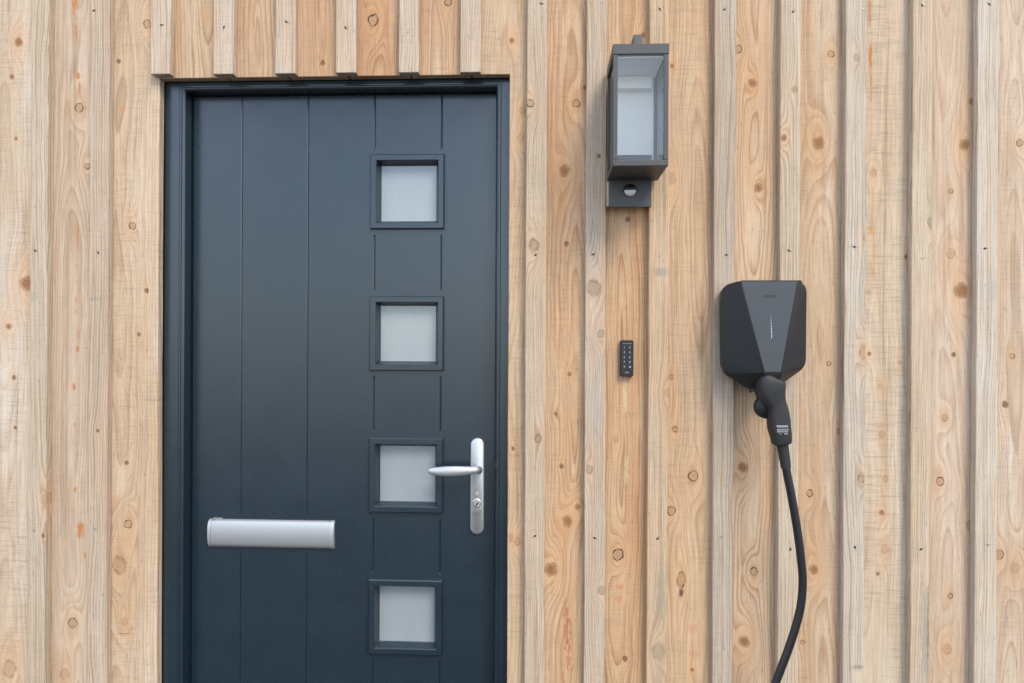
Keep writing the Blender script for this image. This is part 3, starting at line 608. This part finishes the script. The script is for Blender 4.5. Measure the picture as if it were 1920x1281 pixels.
# small embossed crest above the lock
q = at(894, 926, YL - .009)
bm = prism([(hx - .0052, q.z + .002), (hx - .003, q.z + .0042), (hx, q.z + .005), (hx + .003, q.z + .0042), (hx + .0052, q.z + .002), (hx + .0045, q.z - .003), (hx, q.z - .0055), (hx - .0045, q.z - .003)], YL - .0096, YL - .0089, .0004)
obj('crest', bm, M['alu'], hp)

# ------------------------------------------------------------------ wall lantern
YLF, YLB = YT - .155, YT - .010          # front and back of the lantern body
a, b = at(1149.5, 200, YLF), at(1253.5, 200, YLF); X0, X1 = a.x, b.x
Zc1, Zc0, Zg1, Zg0, Zb = az(82, YLF, 1200), az(101.5, YLF, 1200), az(103, YLF, 1200), az(300, YLF, 1200), az(311, YLF, 1200)
lan = root('wall_lantern', ((X0 + X1) / 2, YLB, Zb), 'anthracite box lantern with glass sides and motion sensor, fixed between two battens', 'wall lamp')
PW = (X1 - X0) * .082
bm = bmesh.new(); box(bm, X0 - .001, X1 + .001, YLF - .001, YLB, Zc0, Zc1, .0012); obj('top_cap', bm, M['lamp'], lan)
bm = bmesh.new(); box(bm, X0, X1, YLF, YLB, Zb, Zg0, .0012); obj('base', bm, M['lamp'], lan)
for x in (X0, X1 - PW):
    for y in (YLF, YLB - PW):
        bm = bmesh.new(); box(bm, x, x + PW, y, y + PW, Zg0 + .0003, Zc0 - .0003, .0008); obj('corner_post', bm, M['lamp'], lan)
bm = bmesh.new(); box(bm, X0 + PW + .0002, X1 - PW - .0002, YLF + .004, YLF + .007, Zg0 + .0003, Zc0 - .0003); obj('glass_pane', bm, M['glass'], lan)
for x in (X0 + .0035, X1 - .0065):
    bm = bmesh.new(); box(bm, x, x + .003, YLF + PW + .0002, YLB - PW - .0002, Zg0 + .0003, Zc0 - .0003); obj('glass_pane', bm, M['glass'], lan)
bm = bmesh.new(); box(bm, X0 + PW * .9, X1 - PW * .9, YLF + PW, YLB - .004, Zc0 - .004, Zc0 - .0005, .0004); obj('reflector', bm, M['lampin'], lan)
bm = bmesh.new(); box(bm, X0 + PW + .0004, X1 - PW - .0004, YLB - .006, YLB - .001, Zg0 + .0005, Zc0 - .0045, .0003); obj('back_panel', bm, M['lampin'], lan)
bm = bmesh.new(); box(bm, X0 + PW + .0012, X1 - PW - .010, YLB - .030, YLB - .0065, Zc0 - .034, Zc0 - .0045, .001); obj('lamp_module', bm, M['lampin'], lan)
# little hook block on the cap
a, b = at(1188, 64.5, YLF + .02), at(1204.5, 82, YLF + .02); zt_ = a.z
bm = bmesh.new(); vs0 = [(YLF + .018, Zc1 - .0005), (YLF + .020, zt_), (YLF + .085, zt_), (YLF + .105, Zc1 - .0005)]
ra = [bm.verts.new((a.x, y, z)) for y, z in vs0]; rb = [bm.verts.new((b.x, y, z)) for y, z in vs0]
for i in range(4): bm.faces.new((ra[i], ra[(i + 1) % 4], rb[(i + 1) % 4], rb[i]))
bm.faces.new(ra[::-1]); bm.faces.new(rb); bmesh.ops.bevel(bm, geom=bm.edges[:], offset=.001, segments=2, affect='EDGES'); obj('hook', bm, M['lamp'], lan)
# back plate with the motion sensor, on a timber packer
YP = YT - .022
a, b = at(1142.5, 330, YP), at(1221.5, 388, YP)
bm = bmesh.new(); box(bm, a.x, b.x, YP, YP + .012, b.z, Zb + .06, .001); plate = obj('back_plate', bm, M['lamp'], lan)
packm = wood('packer_wood', 201.0, (226, 200, 164), (214, 180, 140), ring=.5, u0=.05, d0=.03)
bm = bmesh.new(); box(bm, a.x - .005, b.x - .012, YP + .0121, YT - .0002, b.z + .004, Zb + .06, .0008); obj('packer', bm, packm, lan)
sc = at(1181, 357.5, YP); sc.y = YP
bm = bmesh.new(); dome(bm, (sc.x, YP + .0005, sc.z), .0158); obj('sensor_socket', bm, M['black'], lan, smooth=60)
bm = bmesh.new(); dome(bm, (sc.x, YP - .0005, sc.z), .0164); bmesh.ops.bisect_plane(bm, geom=bm.verts[:] + bm.edges[:] + bm.faces[:], plane_co=(sc.x, YP, sc.z + .0018), plane_no=(0, .25, -1), clear_outer=True); obj('sensor_hood', bm, M['black'], lan, smooth=60)
bm = bmesh.new(); dome(bm, (sc.x, YP - .0015, sc.z - .0004), .0150); obj('sensor_lens', bm, M['dome'], lan, smooth=60)

# ------------------------------------------------------------------ keypad
YK = YB - .016
a, b = at(1163.5, 638, YK), at(1187.8, 706, YK)
kp = root('keypad', ((a.x + b.x) / 2, YK, b.z), 'slim black entry keypad with white digits, on the board below the lantern', 'keypad')
kx, kw, kh = (a.x + b.x) / 2, b.x - a.x, a.z - b.z
obj('case', prism(round_rect(a.x, b.x, b.z, a.z, .0045), YK, YB - .0002, .0018), M['black'], kp, smooth=40)
for i, ch in enumerate('123456789'):
    r_, c_ = divmod(i, 2)
    obj('key_digit', text_bm(ch, .0072, (kx + (-.5 + c_) * kw * .41, YK - .0002, a.z - kh * (.202 + .134 * r_))), M['print'], kp)
xa, za = kx + .5 * kw * .41, a.z - kh * (.202 + .134 * 4)
bm = bmesh.new(); bm.faces.new([bm.verts.new(p_) for p_ in ((xa + .0022, YK - .0003, za - .0026), (xa + .0022, YK - .0003, za + .0026), (xa - .0024, YK - .0003, za))]); obj('arrow_key', bm, M['print'], kp)
for i in range(6):
    bm = disc_plate(kx + (i - 2.5) * kw * .115, a.z - kh * .092, .00085, YK - .0003, YK + .0005, .0001, 8); obj('indicator_dot', bm, M['print'], kp)
obj('wordmark', text_bm('nuki', .0052, (kx, YK - .0002, a.z - kh * .888)), M['print'], kp)
bm = bmesh.new(); box(bm, b.x - .0075, b.x - .003, YK + .003, YB - .003, b.z - .0032, b.z + .001, .0005); obj('red_tab', bm, M['red'], kp)

# ------------------------------------------------------------------ charger
YC0, YC1, YC2 = YT - .0002, YT - .046, YT - .098
ch = root('wall_charger', (ax(1434, YC0), YC0, az(740, YC0, 1430)), 'faceted black electric car charger with a lit white line, fixed across two battens', 'car charger')
def Q(px, py, y): p = at(px, py, y); return Vector((p.x, y, p.z))
Opx = [(1388, 527), (1377, 529.2), (1364, 533), (1356.5, 539.5), (1353.2, 548), (1353.6, 672), (1355.5, 688), (1361, 703), (1393, 724), (1421, 738), (1452, 738), (1472, 716), (1503, 694), (1510, 684), (1511.8, 674), (1513, 546), (1511, 538), (1506, 532.5), (1497, 527)]
T = [Q(1389, 527.5, YC2 + .012), Q(1494.5, 527.5, YC2 + .012), Q(1464, 700, YC2), Q(1434, 700, YC2)]
bm = bmesh.new(); O1 = [Q(x, y, YC1) for x, y in Opx]; O1[0].y = O1[-1].y = YC2 + .03
cxm = sum(p_.x for p_ in O1) / len(O1); czm = sum(p_.z for p_ in O1) / len(O1)
vf = [bm.verts.new(p_) for p_ in O1]; vb = [bm.verts.new((cxm + (p_.x - cxm) * .94, YC0, czm + (p_.z - czm) * .97)) for p_ in O1]
t0, t1, t2, t3 = [bm.verts.new(p_) for p_ in T]
n = len(vf)
for i in range(n): bm.faces.new((vf[i], vf[(i + 1) % n], vb[(i + 1) % n], vb[i]))
bm.faces.new(vb)
for i in range(0, 5): bm.faces.new((t0, vf[i], vf[i + 1])) if i < 4 else None
bm.faces.new((t0, vf[4], vf[5], t3))
for i in range(5, 9): bm.faces.new((t3, vf[i], vf[i + 1]))
bm.faces.new((t3, vf[9], vf[10], t2))
for i in range(10, 14): bm.faces.new((t2, vf[i], vf[i + 1]))
bm.faces.new((t2, vf[14], vf[15], t1))
for i in range(15, 18): bm.faces.new((t1, vf[i], vf[i + 1]))
bm.faces.new((t0, t1, vf[18], vf[0]))
bm.faces.new((t0, t3, t2, t1))
bmesh.ops.recalc_face_normals(bm, faces=bm.faces)
shell = obj('shell', bm, M['black'], ch, smooth=18)
bv = shell.modifiers.new('edge', 'BEVEL'); bv.width = .0022; bv.segments = 3; bv.limit_method = 'ANGLE'; bv.angle_limit = R(14)
# front panel, sky reflection painted in as a paler plastic, 1 mm proud of the shell
def on_front(s, t, off=.0012):
    top = T[0].lerp(T[1], s); bot = T[3].lerp(T[2], s); p_ = top.lerp(bot, t); p_.y -= off; return p_
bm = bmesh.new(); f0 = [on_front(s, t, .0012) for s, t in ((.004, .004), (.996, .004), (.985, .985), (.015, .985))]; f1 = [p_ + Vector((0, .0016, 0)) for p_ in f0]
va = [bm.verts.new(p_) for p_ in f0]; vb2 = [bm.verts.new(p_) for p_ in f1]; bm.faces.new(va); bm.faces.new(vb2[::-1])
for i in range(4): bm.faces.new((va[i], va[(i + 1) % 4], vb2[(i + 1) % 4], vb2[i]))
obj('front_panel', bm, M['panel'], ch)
lo = on_front(.5, .16, .0018); bmx = text_bm('easee', .0125, (lo.x, lo.y, lo.z)); obj('wordmark', bmx, M['logo'], ch)
for i, (t0_, t1_) in enumerate([(.372, .378), (.400, .408), (.427, .438), (.452, .468), (.478, .50), (.507, .533), (.540, .575), (.580, .620)]):
    bm = bmesh.new(); p0, p1 = on_front(.508, t0_, .0016), on_front(.508, t1_, .0016); box(bm, p0.x - .0006, p0.x + .0006, min(p0.y, p1.y), max(p0.y, p1.y) + .0008, p1.z, p0.z); obj('status_light', bm, M['led'], ch)

a_, b_ = Q(1432.5, 699, YC2 - .001), Q(1466, 709, YC2 - .001); bm = bmesh.new(); box(bm, a_.x, b_.x, YC2 - .001, YC2 + .04, b_.z, a_.z, .001); obj('shaded_notch', bm, M['dark'], ch)  # black block standing in for the shaded recess above the plug

# ------------------------------------------------------------------ charging cable with its plug
YQ = YT - .078
cb = root('charging_cable', (ax(1467, YQ, 832), YQ, 0), 'thick black charging cable with plug handle, hanging from the charger socket', 'cable')
pl_ = [(1448, 706.5, 17, .020), (1447.5, 707.5, 20, .023), (1446.3, 711, 24, .027), (1445.2, 718, 26.4, .029), (1444.8, 731, 26.4, .029), (1448.5, 744, 23.5, .027), (1454.5, 758, 18.5, .025), (1458.5, 775, 19.8, .025), (1460.5, 800, 20.8, .025), (1463.5, 815, 19.5, .024), (1465.3, 829, 17.8, .022), (1465.8, 832.5, 15.5, .020)]
sp_ = smooth_path(pl_, 4); bm = bmesh.new()
sweep(bm, [Q(x, y, YQ) for x, y, _, _ in sp_], [(d_ * .95, wpx * .91 / 787) for _, _, wpx, d_ in sp_], (0, -1, 0), 24, True, 3.6); plug = obj('plug_handle', bm, M['grip'], cb, smooth=60)
q = Q(1438, 764, YQ + .01)
bm = disc_plate(q.x, q.z, 21 / 790, YQ + .006, YQ + .026, .003, 28); obj('dust_cap', bm, M['black'], plug, smooth=50)
bm = bmesh.new(); sweep(bm, [Q(1405, 735, YQ + .02), Q(1411, 731, YQ + .018), Q(1418, 733, YQ + .016), Q(1422, 748, YQ + .015)], [(.004, .004)] * 4, (0, -1, 0), 8); obj('cap_strap', bm, M['black'], plug, smooth=60)
sr = [(1466.5, 831, 10.6), (1470, 852, 9.8), (1473.7, 877, 9.0)]
bm = bmesh.new(); sweep(bm, [Q(x, y, YQ) for x, y, _ in sr], [(w_ / 787, w_ / 787) for _, _, w_ in sr], (0, -1, 0), 18); obj('strain_relief', bm, M['grip'], cb, smooth=60)
cp = [(1473.3, 874), (1476.5, 893), (1482, 920), (1491, 970), (1498.5, 1020), (1503.5, 1065), (1505, 1095), (1501.5, 1135), (1492, 1175), (1478, 1218), (1464, 1255), (1450, 1295)]
pts = [tuple(Q(x, y, YQ)) for x, y in cp]
e_ = pts[-1]; pts += [(e_[0] - .035, YQ - .01, e_[2] - .12), (e_[0] - .045, YQ - .04, e_[2] - .24), (e_[0] - .03, YQ - .09, .03), (e_[0] + .05, YQ - .14, .0105), (e_[0] + .25, YQ - .20, .0105), (e_[0] + .5, YQ - .15, .0105)]
pts = smooth_path(pts, 6)
bm = bmesh.new(); sweep(bm, pts, [(.0094, .0094)] * len(pts), (.2, -1, .1), 16); obj('cable', bm, M['rubber'], cb, smooth=60)
# printed data block on the handle (too small to read in the photograph) with its CE mark
yp = YQ - .0252
def pr(px0, px1, py0, py1):
    bm = bmesh.new(); a_, b_ = Q(px0, py0, yp), Q(px1, py1, yp); box(bm, a_.x, b_.x, yp, yp + .004, b_.z, a_.z); return bm
bm = pr(1456.5, 1477.5, 798, 800.8); rr_ = random.Random(4)
for row, (y0, y1) in enumerate(((802, 803), (805, 807.4), (808.6, 811))):
    x = 1457.5
    while x < 1477:
        w_ = rr_.uniform(.8, 2.6); join(bm, pr(x, min(x + w_, 1478.5), y0, y1)); x += w_ + rr_.uniform(.5, 1.1)
join(bm, pr(1471, 1473.5, 812.4, 815)); join(bm, pr(1475, 1477, 812.4, 815))
obj('printed_data', bm, M['tag'], plug)
obj('ce_mark', text_bm('CE', .0046, tuple(Q(1463, 813.8, yp - .0002))), M['tag'], plug)
